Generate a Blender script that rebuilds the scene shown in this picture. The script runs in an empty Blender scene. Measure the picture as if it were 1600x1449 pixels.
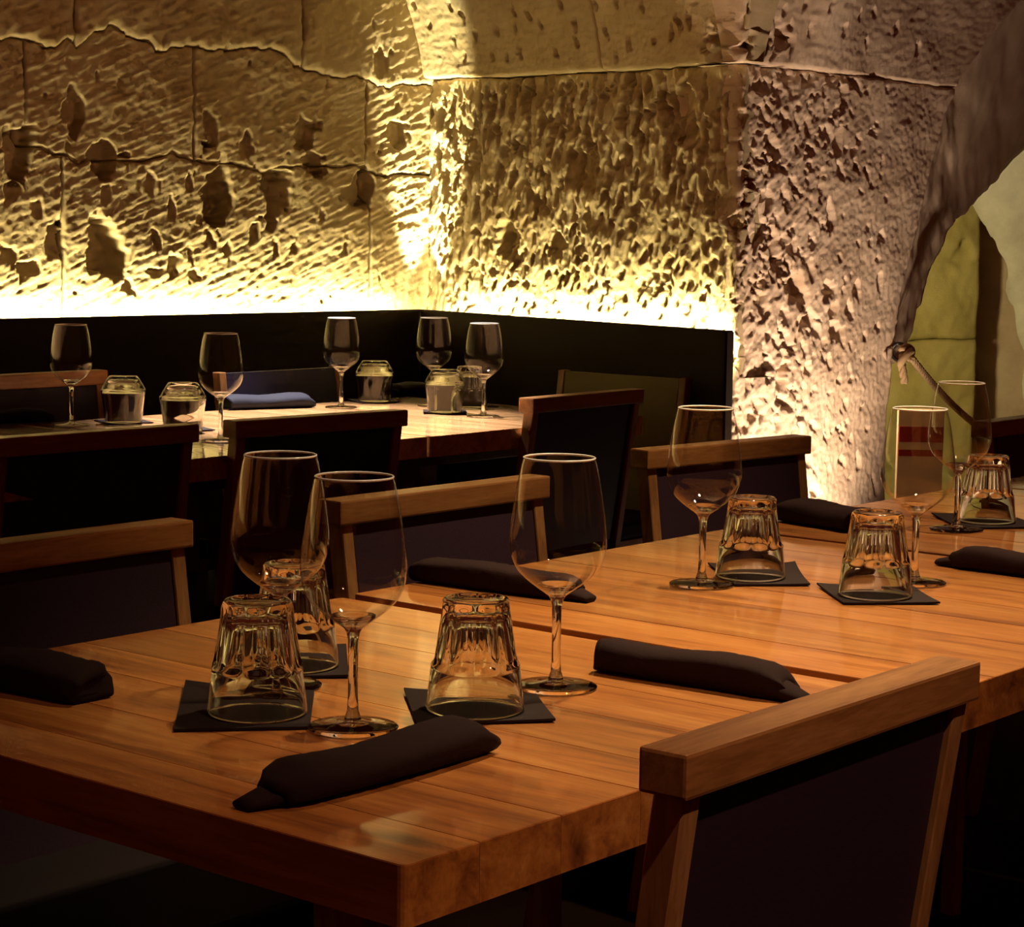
import bpy, bmesh, math, random
import numpy as np
from mathutils import Vector, Matrix

random.seed(7)
rng = np.random.default_rng(11)
scn = bpy.context.scene
COL = scn.collection

# ------------------------------------------------------------------ camera
F_PX, PITCH, ROLL, CAM_Z = 3277.5, math.radians(6.218), math.radians(0.866), 1.1817
fw = Vector((0, math.cos(PITCH), -math.sin(PITCH)))
rt0 = Vector((1, 0, 0)); up0 = rt0.cross(fw)
rt = math.cos(ROLL) * rt0 + math.sin(ROLL) * up0
up = math.cos(ROLL) * up0 - math.sin(ROLL) * rt0
cam_d = bpy.data.cameras.new('camera'); cam = bpy.data.objects.new('camera', cam_d); COL.objects.link(cam)
cam.matrix_world = Matrix(((rt.x, up.x, -fw.x, 0), (rt.y, up.y, -fw.y, 0), (rt.z, up.z, -fw.z, CAM_Z), (0, 0, 0, 1)))
cam_d.sensor_fit = 'HORIZONTAL'; cam_d.sensor_width = 36.0
cam_d.lens = 36.0 * F_PX / 1600.0
cam_d.clip_start = 0.05; cam_d.clip_end = 60
scn.camera = cam

# ------------------------------------------------------------------ world, exposure, lights
world = bpy.data.worlds.new('world'); scn.world = world; world.use_nodes = True
bg = world.node_tree.nodes['Background']
bg.inputs[0].default_value = (1.0, 0.13, 0.05, 1); bg.inputs[1].default_value = 0.04
vs = scn.view_settings
vs.view_transform = 'Standard'; vs.look = 'None'; vs.exposure = 0.0; vs.gamma = 1.0; vs.use_curve_mapping = False
scn.cycles.max_bounces = 10; scn.cycles.transparent_max_bounces = 20
scn.cycles.transmission_bounces = 10; scn.cycles.glossy_bounces = 4; scn.cycles.diffuse_bounces = 3
scn.cycles.caustics_refractive = True; scn.cycles.caustics_reflective = False
scn.cycles.sample_clamp_indirect = 4.0; scn.cycles.blur_glossy = 0.3
scn.cycles.use_adaptive_sampling = True; scn.cycles.adaptive_threshold = 0.06; scn.cycles.adaptive_min_samples = 20

def lamp(name, kind, loc, energy, color, target=None, size=0.04, cone=90, blend=0.6):
    d = bpy.data.lights.new(name, kind); o = bpy.data.objects.new(name, d); COL.objects.link(o)
    o.location = loc; d.energy = energy; d.color = color
    if kind == 'SPOT':
        d.spot_size = math.radians(cone); d.spot_blend = blend
    d.shadow_soft_size = size
    if target is not None:
        o.rotation_euler = (Vector(target) - Vector(loc)).to_track_quat('-Z', 'Y').to_euler()
    return o
WARM = (1.0, 0.71, 0.38)
lamp('ceiling_spot_front', 'SPOT', (0.55, 2.45, 2.75), 330, (1.0, 0.75, 0.40), (0.30, 2.22, 0.75), 0.05, 46, 0.95)
lamp('ceiling_spot_row', 'SPOT', (0.95, 3.1, 2.75), 215, WARM, (0.55, 2.9, 0.75), 0.03, 60, 0.9)
lamp('ceiling_spot_back', 'SPOT', (-0.68, 5.2, 2.7), 1350, (1.0, 0.89, 0.80), (-0.44, 4.84, 0.75), 0.05, 32, 0.6)
lamp('ceiling_spot_entry', 'SPOT', (0.9, 0.5, 2.75), 105, (1.0, 0.58, 0.34), (0.36, 1.55, 0.8), 0.03, 40, 0.9)

# ------------------------------------------------------------------ helpers
def ray(px, py):
    return fw * F_PX + rt * (px - 800) - up * (py - 724.5)
def on(px, py, z):
    d = ray(px, py); t = (z - CAM_Z) / d.z
    return Vector((d.x * t, d.y * t, z))
def depth(px, py, Y):
    d = ray(px, py); t = Y / d.y
    return Vector((d.x * t, Y, CAM_Z + d.z * t))
AV = math.radians(50.38)
VH = Vector((math.cos(AV), math.sin(AV), 0)); UH = Vector((-math.sin(AV), math.cos(AV), 0))
def uv(u, v, z=0): return UH * u + VH * v + Vector((0, 0, z))

def obj(name, me, mat=None, parent=None, smooth=False, loc=None, rotz=0.0):
    if isinstance(me, bmesh.types.BMesh):
        bm = me; me = bpy.data.meshes.new(name); bm.to_mesh(me); bm.free()
    o = bpy.data.objects.new(name, me); COL.objects.link(o)
    if mat is not None and not me.materials: me.materials.append(mat)
    if smooth: me.polygons.foreach_set('use_smooth', [True] * len(me.polygons))
    if parent is not None: o.parent = parent
    if loc is not None: o.location = loc
    if rotz: o.rotation_euler = (0, 0, rotz)
    return o
def empty(name, loc=(0, 0, 0), rotz=0.0):
    o = bpy.data.objects.new(name, None); COL.objects.link(o); o.location = loc
    o.rotation_euler = (0, 0, rotz); o.empty_display_size = 0.05
    return o
def tag(o, label=None, cat=None, group=None, kind=None):
    if label: o['label'] = label
    if cat: o['category'] = cat
    if group: o['group'] = group
    if kind: o['kind'] = kind
    return o
def copy_tree(o, parent=None):
    c = o.copy(); COL.objects.link(c); c.parent = parent
    for ch in list(o.children): copy_tree(ch, c)
    return c
def add_box(bm, x0, x1, y0, y1, z0, z1, bev=0.0, M=None):
    vs_ = [bm.verts.new(p) for p in ((x0,y0,z0),(x1,y0,z0),(x1,y1,z0),(x0,y1,z0),(x0,y0,z1),(x1,y0,z1),(x1,y1,z1),(x0,y1,z1))]
    fs = [bm.faces.new([vs_[i] for i in q]) for q in ((3,2,1,0),(4,5,6,7),(0,1,5,4),(1,2,6,5),(2,3,7,6),(3,0,4,7))]
    if bev > 0:
        es = list({e for f in fs for e in f.edges})
        r = bmesh.ops.bevel(bm, geom=es, offset=bev, segments=2, affect='EDGES', profile=0.6)
    if M is not None:
        bmesh.ops.transform(bm, matrix=M, verts=[v for v in bm.verts if v.is_valid and not v.tag])
    for v in bm.verts: v.tag = True
    return bm
def box(x0, x1, y0, y1, z0, z1, bev=0.0):
    return add_box(bmesh.new(), x0, x1, y0, y1, z0, z1, bev)
def lathe(prof, n=48, close=False):
    bm = bmesh.new(); rings = []
    for r, z in prof:
        if r < 1e-6: rings.append([bm.verts.new((0, 0, z))])
        else: rings.append([bm.verts.new((r * math.cos(2*math.pi*k/n), r * math.sin(2*math.pi*k/n), z)) for k in range(n)])
    pairs = list(zip(rings[:-1], rings[1:]))
    if close: pairs.append((rings[-1], rings[0]))
    for a, b in pairs:
        for k in range(n):
            k2 = (k + 1) % n
            if len(a) == 1 and len(b) == 1: continue
            if len(a) == 1: bm.faces.new((a[0], b[k2], b[k]))
            elif len(b) == 1: bm.faces.new((a[k], a[k2], b[0]))
            else: bm.faces.new((a[k], a[k2], b[k2], b[k]))
    bmesh.ops.recalc_face_normals(bm, faces=bm.faces[:])
    return bm
def tube(bm, pts, r, n=10):
    pts = [Vector(p) for p in pts]; rings = []
    T0 = None
    for i, p in enumerate(pts):
        t = (pts[min(i+1, len(pts)-1)] - pts[max(i-1, 0)]).normalized()
        if T0 is None: a = t.orthogonal().normalized()
        else: a = (a - t * a.dot(t)).normalized()
        T0 = t; b = t.cross(a)
        rr = r(i / (len(pts)-1)) if callable(r) else r
        rings.append([bm.verts.new(p + (a * math.cos(2*math.pi*k/n) + b * math.sin(2*math.pi*k/n)) * rr) for k in range(n)])
    for x, y in zip(rings[:-1], rings[1:]):
        for k in range(n): bm.faces.new((x[k], x[(k+1) % n], y[(k+1) % n], y[k]))
    bm.faces.new(rings[0][::-1]); bm.faces.new(rings[-1])
    return bm

# numpy noise
_perm = rng.permutation(512); _grad = rng.uniform(0, 2*np.pi, 512)
def perlin(x, y):
    xi = np.floor(x).astype(int); yi = np.floor(y).astype(int); xf = x - xi; yf = y - yi
    def g(ix, iy, dx, dy):
        a = _grad[_perm[(_perm[ix & 511] + iy) & 511]]; return np.cos(a) * dx + np.sin(a) * dy
    s = xf*xf*xf*(xf*(xf*6-15)+10); t = yf*yf*yf*(yf*(yf*6-15)+10)
    a = g(xi, yi, xf, yf); b = g(xi+1, yi, xf-1, yf); c = g(xi, yi+1, xf, yf-1); d = g(xi+1, yi+1, xf-1, yf-1)
    return (a + s*(b-a)) * (1-t) + (c + s*(d-c)) * t
def fbm(x, y, o=4, lac=2.1, gain=0.5):
    r = 0; a = 1.0
    for i in range(o):
        r = r + a * perlin(x + 17.3*i, y - 9.1*i); x = x*lac; y = y*lac; a *= gain
    return r

# ------------------------------------------------------------------ materials
def mat(name):
    m = bpy.data.materials.new(name); m.use_nodes = True
    nt = m.node_tree; b = nt.nodes['Principled BSDF']
    return m, nt, b
def node(nt, t, **kw):
    n = nt.nodes.new(t)
    for k, v in kw.items():
        if k.startswith('i_'): n.inputs[k[2:].replace('_', ' ')].default_value = v
        else: setattr(n, k, v)
    return n
def ramp(nt, stops):
    r = nt.nodes.new('ShaderNodeValToRGB'); e = r.color_ramp.elements
    e[0].position, e[0].color = stops[0][0], (*stops[0][1], 1)
    e[1].position, e[1].color = stops[-1][0], (*stops[-1][1], 1)
    for p, c in stops[1:-1]:
        n = e.new(p); n.color = (*c, 1)
    return r
def stone(name, c0, c1, c2, scale=6.0):
    m, nt, b = mat(name)
    tc = node(nt, 'ShaderNodeTexCoord')
    n1 = node(nt, 'ShaderNodeTexNoise', i_Scale=scale, i_Detail=8.0, i_Roughness=0.65)
    nt.links.new(tc.outputs['Object'], n1.inputs['Vector'])
    r = ramp(nt, [(0.25, c0), (0.5, c1), (0.75, c2)])
    nt.links.new(n1.outputs['Fac'], r.inputs[0]); nt.links.new(r.outputs[0], b.inputs['Base Color'])
    n2 = node(nt, 'ShaderNodeTexNoise', i_Scale=180.0, i_Detail=6.0, i_Roughness=0.7)
    nt.links.new(tc.outputs['Object'], n2.inputs['Vector'])
    bp = node(nt, 'ShaderNodeBump', i_Strength=0.5, i_Distance=0.003)
    nt.links.new(n2.outputs['Fac'], bp.inputs['Height']); nt.links.new(bp.outputs[0], b.inputs['Normal'])
    b.inputs['Roughness'].default_value = 0.92; b.inputs['Specular IOR Level'].default_value = 0.15
    return m
M_STONE = stone('limestone', (0.36, 0.28, 0.15), (0.48, 0.39, 0.24), (0.58, 0.49, 0.33))
M_PIER = stone('pale_limestone', (0.46, 0.34, 0.24), (0.63, 0.50, 0.38), (0.74, 0.62, 0.50))
M_YSTONE = stone('ochre_limestone', (0.40, 0.34, 0.12), (0.50, 0.44, 0.18), (0.56, 0.50, 0.22), 9)
M_GSTONE = stone('grey_limestone', (0.36, 0.34, 0.30), (0.46, 0.45, 0.41), (0.56, 0.55, 0.50), 9)
M_FLOOR = stone('floor_stone', (0.006, 0.003, 0.002), (0.009, 0.0045, 0.003), (0.012, 0.006, 0.004), 3)
M_FLOOR.node_tree.nodes['Principled BSDF'].inputs['Specular IOR Level'].default_value = 0.0

def wood(name, c0, c1, c2, rough, coat, stretch=(1.2, 14, 14), bumpy=0.15):
    m, nt, b = mat(name)
    tc = node(nt, 'ShaderNodeTexCoord'); oi = node(nt, 'ShaderNodeObjectInfo')
    add = node(nt, 'ShaderNodeVectorMath', operation='MULTIPLY_ADD')
    cmb = node(nt, 'ShaderNodeCombineXYZ')
    for k in range(3): nt.links.new(oi.outputs['Random'], cmb.inputs[k])
    add.inputs[1].default_value = (37, 53, 71); nt.links.new(cmb.outputs[0], add.inputs[0])
    nt.links.new(tc.outputs['Object'], add.inputs[2])
    mp = node(nt, 'ShaderNodeMapping'); mp.inputs['Scale'].default_value = stretch
    nt.links.new(add.outputs[0], mp.inputs['Vector'])
    n1 = node(nt, 'ShaderNodeTexNoise', i_Scale=2.2, i_Detail=7.0, i_Roughness=0.62, i_Distortion=0.6)
    nt.links.new(mp.outputs[0], n1.inputs['Vector'])
    r = ramp(nt, [(0.28, c0), (0.5, c1), (0.72, c2)])
    nt.links.new(n1.outputs['Fac'], r.inputs[0])
    # fine grain
    n2 = node(nt, 'ShaderNodeTexNoise', i_Scale=16.0, i_Detail=4.0, i_Roughness=0.6)
    nt.links.new(mp.outputs[0], n2.inputs['Vector'])
    mx = node(nt, 'ShaderNodeMix', data_type='RGBA', blend_type='MULTIPLY')
    r2 = ramp(nt, [(0.35, (0.72, 0.68, 0.62)), (0.6, (1, 1, 1))]); nt.links.new(n2.outputs['Fac'], r2.inputs[0])
    mx.inputs['Factor'].default_value = 0.7
    nt.links.new(r.outputs[0], mx.inputs['A']); nt.links.new(r2.outputs[0], mx.inputs['B'])
    # knots
    mk = node(nt, 'ShaderNodeMapping'); mk.inputs['Scale'].default_value = tuple(5.0 if q > 5 else 2.2 for q in stretch)
    vo = node(nt, 'ShaderNodeTexVoronoi', i_Scale=1.0); nt.links.new(add.outputs[0], mk.inputs['Vector']); nt.links.new(mk.outputs[0], vo.inputs['Vector'])
    r3 = ramp(nt, [(0.03, (0.22, 0.16, 0.12)), (0.085, (1, 1, 1))]); nt.links.new(vo.outputs['Distance'], r3.inputs[0])
    mx3 = node(nt, 'ShaderNodeMix', data_type='RGBA', blend_type='MULTIPLY'); mx3.inputs['Factor'].default_value = 0.85
    nt.links.new(mx.outputs['Result'], mx3.inputs['A']); nt.links.new(r3.outputs[0], mx3.inputs['B']); mx = mx3
    # per board tone
    hs = node(nt, 'ShaderNodeHueSaturation'); mr = node(nt, 'ShaderNodeMapRange')
    mr.inputs['To Min'].default_value = 0.78; mr.inputs['To Max'].default_value = 1.15
    nt.links.new(oi.outputs['Random'], mr.inputs['Value']); nt.links.new(mr.outputs[0], hs.inputs['Value'])
    nt.links.new(mx.outputs['Result'], hs.inputs['Color']); nt.links.new(hs.outputs[0], b.inputs['Base Color'])
    bp = node(nt, 'ShaderNodeBump', i_Strength=bumpy, i_Distance=0.001)
    nt.links.new(n1.outputs['Fac'], bp.inputs['Height']); nt.links.new(bp.outputs[0], b.inputs['Normal'])
    b.inputs['Roughness'].default_value = rough
    b.inputs['Coat Weight'].default_value = coat; b.inputs['Coat Roughness'].default_value = 0.07
    return m
# boards run along local Y, chair rails along local X
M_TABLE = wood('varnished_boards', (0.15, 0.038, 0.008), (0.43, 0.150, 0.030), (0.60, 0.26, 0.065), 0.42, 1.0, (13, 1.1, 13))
M_TABLE_LIT = wood('lit_varnished_boards', (0.26, 0.12, 0.045), (0.55, 0.30, 0.13), (0.70, 0.43, 0.22), 0.40, 1.0, (13, 1.1, 13))  # same wood as the front tables, bright lamplight put into a paler colour
M_RAIL = wood('chair_wood', (0.20, 0.075, 0.022), (0.34, 0.145, 0.045), (0.44, 0.21, 0.075), 0.45, 0.15, (2, 18, 18))
M_POST = wood('post_wood', (0.20, 0.08, 0.03), (0.34, 0.155, 0.055), (0.44, 0.22, 0.09), 0.45, 0.15, (18, 18, 2))

def plain(name, col, rough=0.6, spec=0.4, sheen=0.0, noise=0.0, nscale=300):
    m, nt, b = mat(name)
    b.inputs['Base Color'].default_value = (*col, 1); b.inputs['Roughness'].default_value = rough
    b.inputs['Specular IOR Level'].default_value = spec
    if sheen: b.inputs['Sheen Weight'].default_value = sheen
    if noise:
        tc = node(nt, 'ShaderNodeTexCoord'); n2 = node(nt, 'ShaderNodeTexNoise', i_Scale=nscale, i_Detail=3.0)
        nt.links.new(tc.outputs['Object'], n2.inputs['Vector'])
        bp = node(nt, 'ShaderNodeBump', i_Strength=noise, i_Distance=0.001)
        nt.links.new(n2.outputs['Fac'], bp.inputs['Height']); nt.links.new(bp.outputs[0], b.inputs['Normal'])
    return m
M_PAD = plain('aubergine_leather', (0.030, 0.014, 0.026), 0.5, 0.35, 0, 0.25)
M_PADB = plain('navy_leather', (0.018, 0.017, 0.05), 0.5, 0.4, 0, 0.25)
M_PADLIT = plain('olive_lit_leather', (0.30, 0.31, 0.15), 0.55, 0.4, 0, 0.25)  # dark leather with the wall's greenish light put into its colour
M_SEAT = plain('shaded_seat_leather', (0.007, 0.0035, 0.0045), 0.7, 0.12, 0, 0.25)  # darker copy of the pad leather, shade under the tables put into the colour
M_NAP = plain('maroon_black_cloth', (0.012, 0.0035, 0.004), 0.9, 0.15, 0, 0.4, 900)
M_NAPB = plain('blue_black_cloth', (0.008, 0.009, 0.020), 0.8, 0.2, 0, 0.4, 900)
M_COAST = plain('black_coaster', (0.010, 0.0035, 0.004), 0.85, 0.2, 0, 0.3, 700)
M_PANEL = plain('black_panel', (0.016, 0.010, 0.006), 0.75, 0.2, 0, 0.1, 60)
M_ROPE = plain('hemp_rope', (0.42, 0.30, 0.17), 0.95, 0.1, 0, 0.8, 400)
M_METAL = plain('dark_metal', (0.03, 0.025, 0.022), 0.45, 0.5)
M_RED = plain('red_paint', (0.30, 0.012, 0.012), 0.6)
M_PINK = plain('pale_pink_paint', (0.62, 0.42, 0.38), 0.6)

def emit(name, col, s):
    m = bpy.data.materials.new(name); m.use_nodes = True; nt = m.node_tree
    nt.nodes.remove(nt.nodes['Principled BSDF'])
    e = node(nt, 'ShaderNodeEmission'); e.inputs[0].default_value = (*col, 1); e.inputs[1].default_value = s
    nt.links.new(e.outputs[0], nt.nodes['Material Output'].inputs[0]); return m
M_LED = emit('led_glow', (1.0, 0.82, 0.38), 900.0)
M_LAMPDISC = emit('uplight_glow', (1.0, 0.72, 0.5), 30.0)

# thick glass: true refraction; thin blown bowl: clear film with Schlick reflection
m, nt, b = mat('thick_glass')
b.inputs['Transmission Weight'].default_value = 1.0; b.inputs['Roughness'].default_value = 0.0
b.inputs['IOR'].default_value = 1.5; b.inputs['Base Color'].default_value = (0.97, 0.98, 0.95, 1)
M_GLASS = m
m = bpy.data.materials.new('thin_glass'); m.use_nodes = True; nt = m.node_tree
nt.nodes.remove(nt.nodes['Principled BSDF'])
lw = node(nt, 'ShaderNodeLayerWeight'); lw.inputs[0].default_value = 0.5
pw = node(nt, 'ShaderNodeMath', operation='POWER'); pw.inputs[1].default_value = 3.0
ma = node(nt, 'ShaderNodeMath', operation='MULTIPLY_ADD'); ma.inputs[1].default_value = 0.86; ma.inputs[2].default_value = 0.045
tr = node(nt, 'ShaderNodeBsdfTransparent'); tr.inputs[0].default_value = (0.985, 0.985, 0.975, 1)
gl = node(nt, 'ShaderNodeBsdfGlossy'); gl.inputs['Roughness'].default_value = 0.01
mxs = node(nt, 'ShaderNodeMixShader')
nt.links.new(lw.outputs['Facing'], pw.inputs[0]); nt.links.new(pw.outputs[0], ma.inputs[0]); nt.links.new(ma.outputs[0], mxs.inputs[0])
nt.links.new(tr.outputs[0], mxs.inputs[1]); nt.links.new(gl.outputs[0], mxs.inputs[2])
nt.links.new(mxs.outputs[0], nt.nodes['Material Output'].inputs[0])
M_THIN = m

m = bpy.data.materials.new('glint_white_rim'); m.use_nodes = True; nt = m.node_tree
nt.nodes.remove(nt.nodes['Principled BSDF'])
tr = node(nt, 'ShaderNodeBsdfTransparent'); gl = node(nt, 'ShaderNodeBsdfPrincipled')
gl.inputs['Base Color'].default_value = (0.86, 0.88, 0.88, 1); gl.inputs['Roughness'].default_value = 0.2; gl.inputs['Coat Weight'].default_value = 1.0  # bright glints along the rim painted in as a near-white body colour
mxs = node(nt, 'ShaderNodeMixShader'); mxs.inputs[0].default_value = 0.9
nt.links.new(tr.outputs[0], mxs.inputs[1]); nt.links.new(gl.outputs[0], mxs.inputs[2]); nt.links.new(mxs.outputs[0], nt.nodes['Material Output'].inputs[0])
M_RIM = m

# ------------------------------------------------------------------ the setting: stone walls
def v2(a): return Vector((a[0], a[1], 0))
class Wall:
    """A vertical stone face: plan origin, plan direction, normal towards the room."""
    def __init__(s, P, d, n): s.P, s.d, s.n = v2(P), v2(d).normalized(), v2(n).normalized()
    def hit(s, px, py):
        r = ray(px, py); t = (s.P.dot(s.n)) / r.dot(s.n)
        X = r * t + Vector((0, 0, CAM_Z)); return ((X - s.P).dot(s.d), X.z)
PC = Vector((-0.302, 6.723, 0))
D1 = Vector((0.676, 0.737, 0)).normalized(); N1 = Vector((D1.y, -D1.x, 0))
D2 = Vector((0.581, -0.813, 0)).normalized(); N2 = Vector((-0.813, -0.581, 0)).normalized()
GAP = 0.15
A0 = PC - N1 * GAP; B0 = PC - N2 * GAP
den = D1.x * D2.y - D1.y * D2.x; w_ = B0 - A0
CW = A0 + D1 * ((w_.x * D2.y - w_.y * D2.x) / den)
W1 = Wall(CW, D1, N1); W2 = Wall(CW, D2, N2)
sK = W2.hit(1156, 300)[0]
KP = CW + D2 * sK
D3 = Vector((math.cos(math.radians(48)), math.sin(math.radians(48)), 0)); N3 = Vector((D3.y, -D3.x, 0))
W3 = Wall(KP, D3, N3)

def poly(wall, pts, rough=0.004):
    a = sorted(wall.hit(*p) for p in pts)
    xs = np.array([p[0] for p in a]); zs = np.array([p[1] for p in a])
    return lambda s: np.interp(s, xs, zs) + rough * fbm(s * 14 + 3, s * 0 + 5.5, 4)
class Relief:
    """Sums noise and tool marks over wall coordinates (s, z)."""
    def __init__(s, base): s.base = base; s.g = []
    def gouge(s, x, z, a, b, dep, tilt=0.0, ring=0.0): s.g.append((x, z, a, b, dep, tilt, ring))   # ring 1: an even hole, 0: a pick stroke ending in a sharp lip
    def __call__(s, S, Z):
        H = s.base(S, Z)
        for x, z, a, b, dep, tilt, ring in s.g:
            R = max(a, b) * 1.5
            sel = (np.abs(S - x) < R) & (np.abs(Z - z) < R)
            if not sel.any(): continue
            ds = S[sel] - x; dz = Z[sel] - z; ct, st = math.cos(tilt), math.sin(tilt)
            p = (ds * ct + dz * st) / a; q = (-ds * st + dz * ct) / b
            wob = 0.30 * perlin(S[sel] * 45 + x * 91, Z[sel] * 45 + z * 37) + 0.85 * perlin(S[sel] * 0.9 / max(a, .01) + x * 53, Z[sel] * 0.9 / max(b, .01) + z * 71)
            p = p * (1 + wob); q = q * (1 + wob)
            body = np.clip(1 - p * p - np.abs(q) ** 3, 0, 1)
            h = dep * (np.clip(body * 2.2, 0, 1) if ring else np.sqrt(body) * np.clip((q + 1.05) / 1.7, 0, 1) ** 0.8 * 1.15)
            H[sel] -= h
        return H
def block(name, wall, relief, s0, s1, z0, z1, step, parent, mater, out=0.0, edge=0.012, gap=0.0012, back=0.155, lean=None, zstep=None):
    """One stone: s0, s1, z0, z1 are numbers or functions; edges worn, skirts back into the wall."""
    fz0 = z0 if callable(z0) else (lambda s: np.full_like(s, z0)); fz1 = z1 if callable(z1) else (lambda s: np.full_like(s, z1))
    fs0 = s0 if callable(s0) else (lambda z: np.full_like(z, s0)); fs1 = s1 if callable(s1) else (lambda z: np.full_like(z, s1))
    zc = np.array([0.0]); zm = float(np.mean(fz0(np.array([0.0]))) + np.mean(fz1(np.array([0.0])))) / 2
    sa, sb = float(fs0(np.array([zm]))[0]), float(fs1(np.array([zm]))[0])
    za = float(np.mean(fz0(np.linspace(sa, sb, 9)))); zb = float(np.mean(fz1(np.linspace(sa, sb, 9))))
    nx = max(4, int((sb - sa) / step)); nz = max(4, int((zb - za) / (zstep or step)))
    U, V = np.meshgrid(np.linspace(0, 1, nx + 1), np.linspace(0, 1, nz + 1))
    zz = za + (zb - za) * V
    L = fs0(zz) + gap; R = fs1(zz) - gap; S = L + (R - L) * U
    lo = fz0(S) + gap; hi = fz1(S) - gap
    wob = 0.006 * perlin(S * 22 + 5, S * 0 + 3.1); Z = lo + (hi - lo) * V + wob * (V > 0.99) 
    H = relief(S, Z) + out
    ed = np.minimum(np.minimum(U * (R - L), (1 - U) * (R - L)), np.minimum(V * (hi - lo), (1 - V) * (hi - lo)))
    wear = edge * (1 + 0.9 * perlin(S * 30, Z * 30 + 7))
    H = H - 0.012 * np.clip(1 - ed / np.maximum(wear, 1e-4), 0, 1) ** 2
    if lean is not None: H = H + lean(Z - lo, S)
    X = wall.P.x + wall.d.x * S + wall.n.x * H; Y = wall.P.y + wall.d.y * S + wall.n.y * H
    n_, m_ = nz + 1, nx + 1
    co = np.stack([X, Y, Z], -1).reshape(-1, 3)
    idx = np.arange(n_ * m_).reshape(n_, m_)
    q = np.stack([idx[:-1, :-1], idx[:-1, 1:], idx[1:, 1:], idx[1:, :-1]], -1).reshape(-1, 4)
    ringi = np.concatenate([idx[0, :], idx[1:, -1], idx[-1, -2::-1], idx[-2:0:-1, 0]])
    bk = co[ringi].copy(); hb = (H.reshape(-1)[ringi] * 0 + (-back))
    Sr = S.reshape(-1)[ringi]
    Sr = Sr + np.where(ringi % m_ == 0, 0.4 * back, 0) - np.where(ringi % m_ == m_ - 1, 0.4 * back, 0)
    bk[:, 0] = wall.P.x + wall.d.x * Sr + wall.n.x * hb; bk[:, 1] = wall.P.y + wall.d.y * Sr + wall.n.y * hb
    k0 = len(co); nr = len(ringi); r2 = np.arange(nr); r3 = (r2 + 1) % nr
    qs = np.stack([ringi[r3], ringi[r2], k0 + r2, k0 + r3], -1)
    me = bpy.data.meshes.new(name)
    co = np.concatenate([co, bk]); q = np.concatenate([q, qs])
    if wall.d.cross(Vector((0, 0, 1))).dot(wall.n) < 0: q = q[:, ::-1]
    me.vertices.add(len(co)); me.vertices.foreach_set('co', co.astype(np.float32).ravel())
    me.loops.add(q.size); me.loops.foreach_set('vertex_index', q.astype(np.int32).ravel())
    me.polygons.add(len(q)); me.polygons.foreach_set('loop_start', np.arange(0, q.size, 4, dtype=np.int32))
    me.update(calc_edges=True); me.validate()
    return obj(name, me, mater, parent)
def slab_mesh(wall, s0, s1, z0, z1, h0, h1):
    bm = bmesh.new(); c = []
    for z in (z0, z1):
        for s_, h_ in ((s0, h0), (s1, h0), (s1, h1), (s0, h1)):
            p = wall.P + wall.d * s_ + wall.n * h_; c.append(bm.verts.new((p.x, p.y, z)))
    for f in ((3,2,1,0),(4,5,6,7),(0,1,5,4),(1,2,6,5),(2,3,7,6),(3,0,4,7)): bm.faces.new([c[i] for i in f])
    bmesh.ops.recalc_face_normals(bm, faces=bm.faces[:]); return bm

# floor
fl = tag(obj('floor', box(-4, 6, -1.5, 12, -0.1, 0.0), M_FLOOR), kind='structure')

# ---- wall_left: coursed blocks with pick marks
def base1(S, Z):
    t = S * math.cos(0.36) + Z * math.sin(0.36); n = -S * math.sin(0.36) + Z * math.cos(0.36)
    return 0.010 * fbm(S * 3, Z * 3, 3) + 0.0035 * fbm(t * 9, n * 75, 3) + 0.003 * fbm(S * 40, Z * 40, 3) + 0.004 * np.minimum(fbm(t * 14 + 4, n * 45, 2), 0)
R1 = Relief(base1)
PXM = 1 / 480.0   # metres per photo pixel on this wall, about
for px, py, a, b_, dd in [(118,172,20,34,.035),(165,250,24,34,.045),(330,205,11,30,.03),(385,222,10,26,.025),(343,300,30,55,.075),(432,300,28,46,.06),
        (478,212,20,34,.03),(490,255,17,22,.035),(565,292,26,38,.04),(168,392,34,48,.07),(30,240,26,40,.05),(85,375,14,30,.035),(620,205,22,30,.02),
        (165,305,9,14,.02),(237,288,9,16,.022),(297,287,7,13,.02),(270,330,8,16,.022),(150,335,6,8,.014),(245,380,8,14,.02),(298,397,6,13,.018),(330,372,7,14,.018),
        (400,365,8,17,.022),(433,390,6,13,.018),(463,387,6,12,.018),(540,387,5,12,.016),(503,340,5,11,.016),(270,412,12,14,.02),(357,392,8,12,.018),
        (200,448,10,11,.016),(305,430,9,8,.014),(60,330,9,14,.016),(20,300,12,16,.018),(45,420,18,12,.02),(15,400,14,12,.018),(590,100,14,22,.02),(240,425,12,7,.012)]:
    s_, z_ = W1.hit(px, py); R1.gouge(s_, z_, a * PXM, b_ * PXM * (0.85 if a > 15 else 1), dd * 1.35, random.uniform(-.25, .25), 1.0 if a > 15 else 0.0)
for k in range(230):
    s_, z_ = W1.hit(random.uniform(-1500, 640), random.uniform(-250, 480)); R1.gouge(s_, z_, random.uniform(.004, .010), random.uniform(.008, .02), random.uniform(.006, .014), random.uniform(-.3, .3))
wl = tag(obj('wall_left', slab_mesh(W1, -6.6, 0.35, 0, 2.5, -0.32, -0.15), M_STONE), 'rough coursed limestone wall lit from behind a low black partition', kind='structure')
J1 = poly(W1, [(-900,250),(-300,230),(0,236),(18,218),(34,204),(46,226),(95,240),(125,256),(145,250),(190,254),(230,250),(270,240),(300,252),(360,256),(400,266),(450,264),(490,258),(560,262),(600,272),(700,275)], 0.014)
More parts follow.
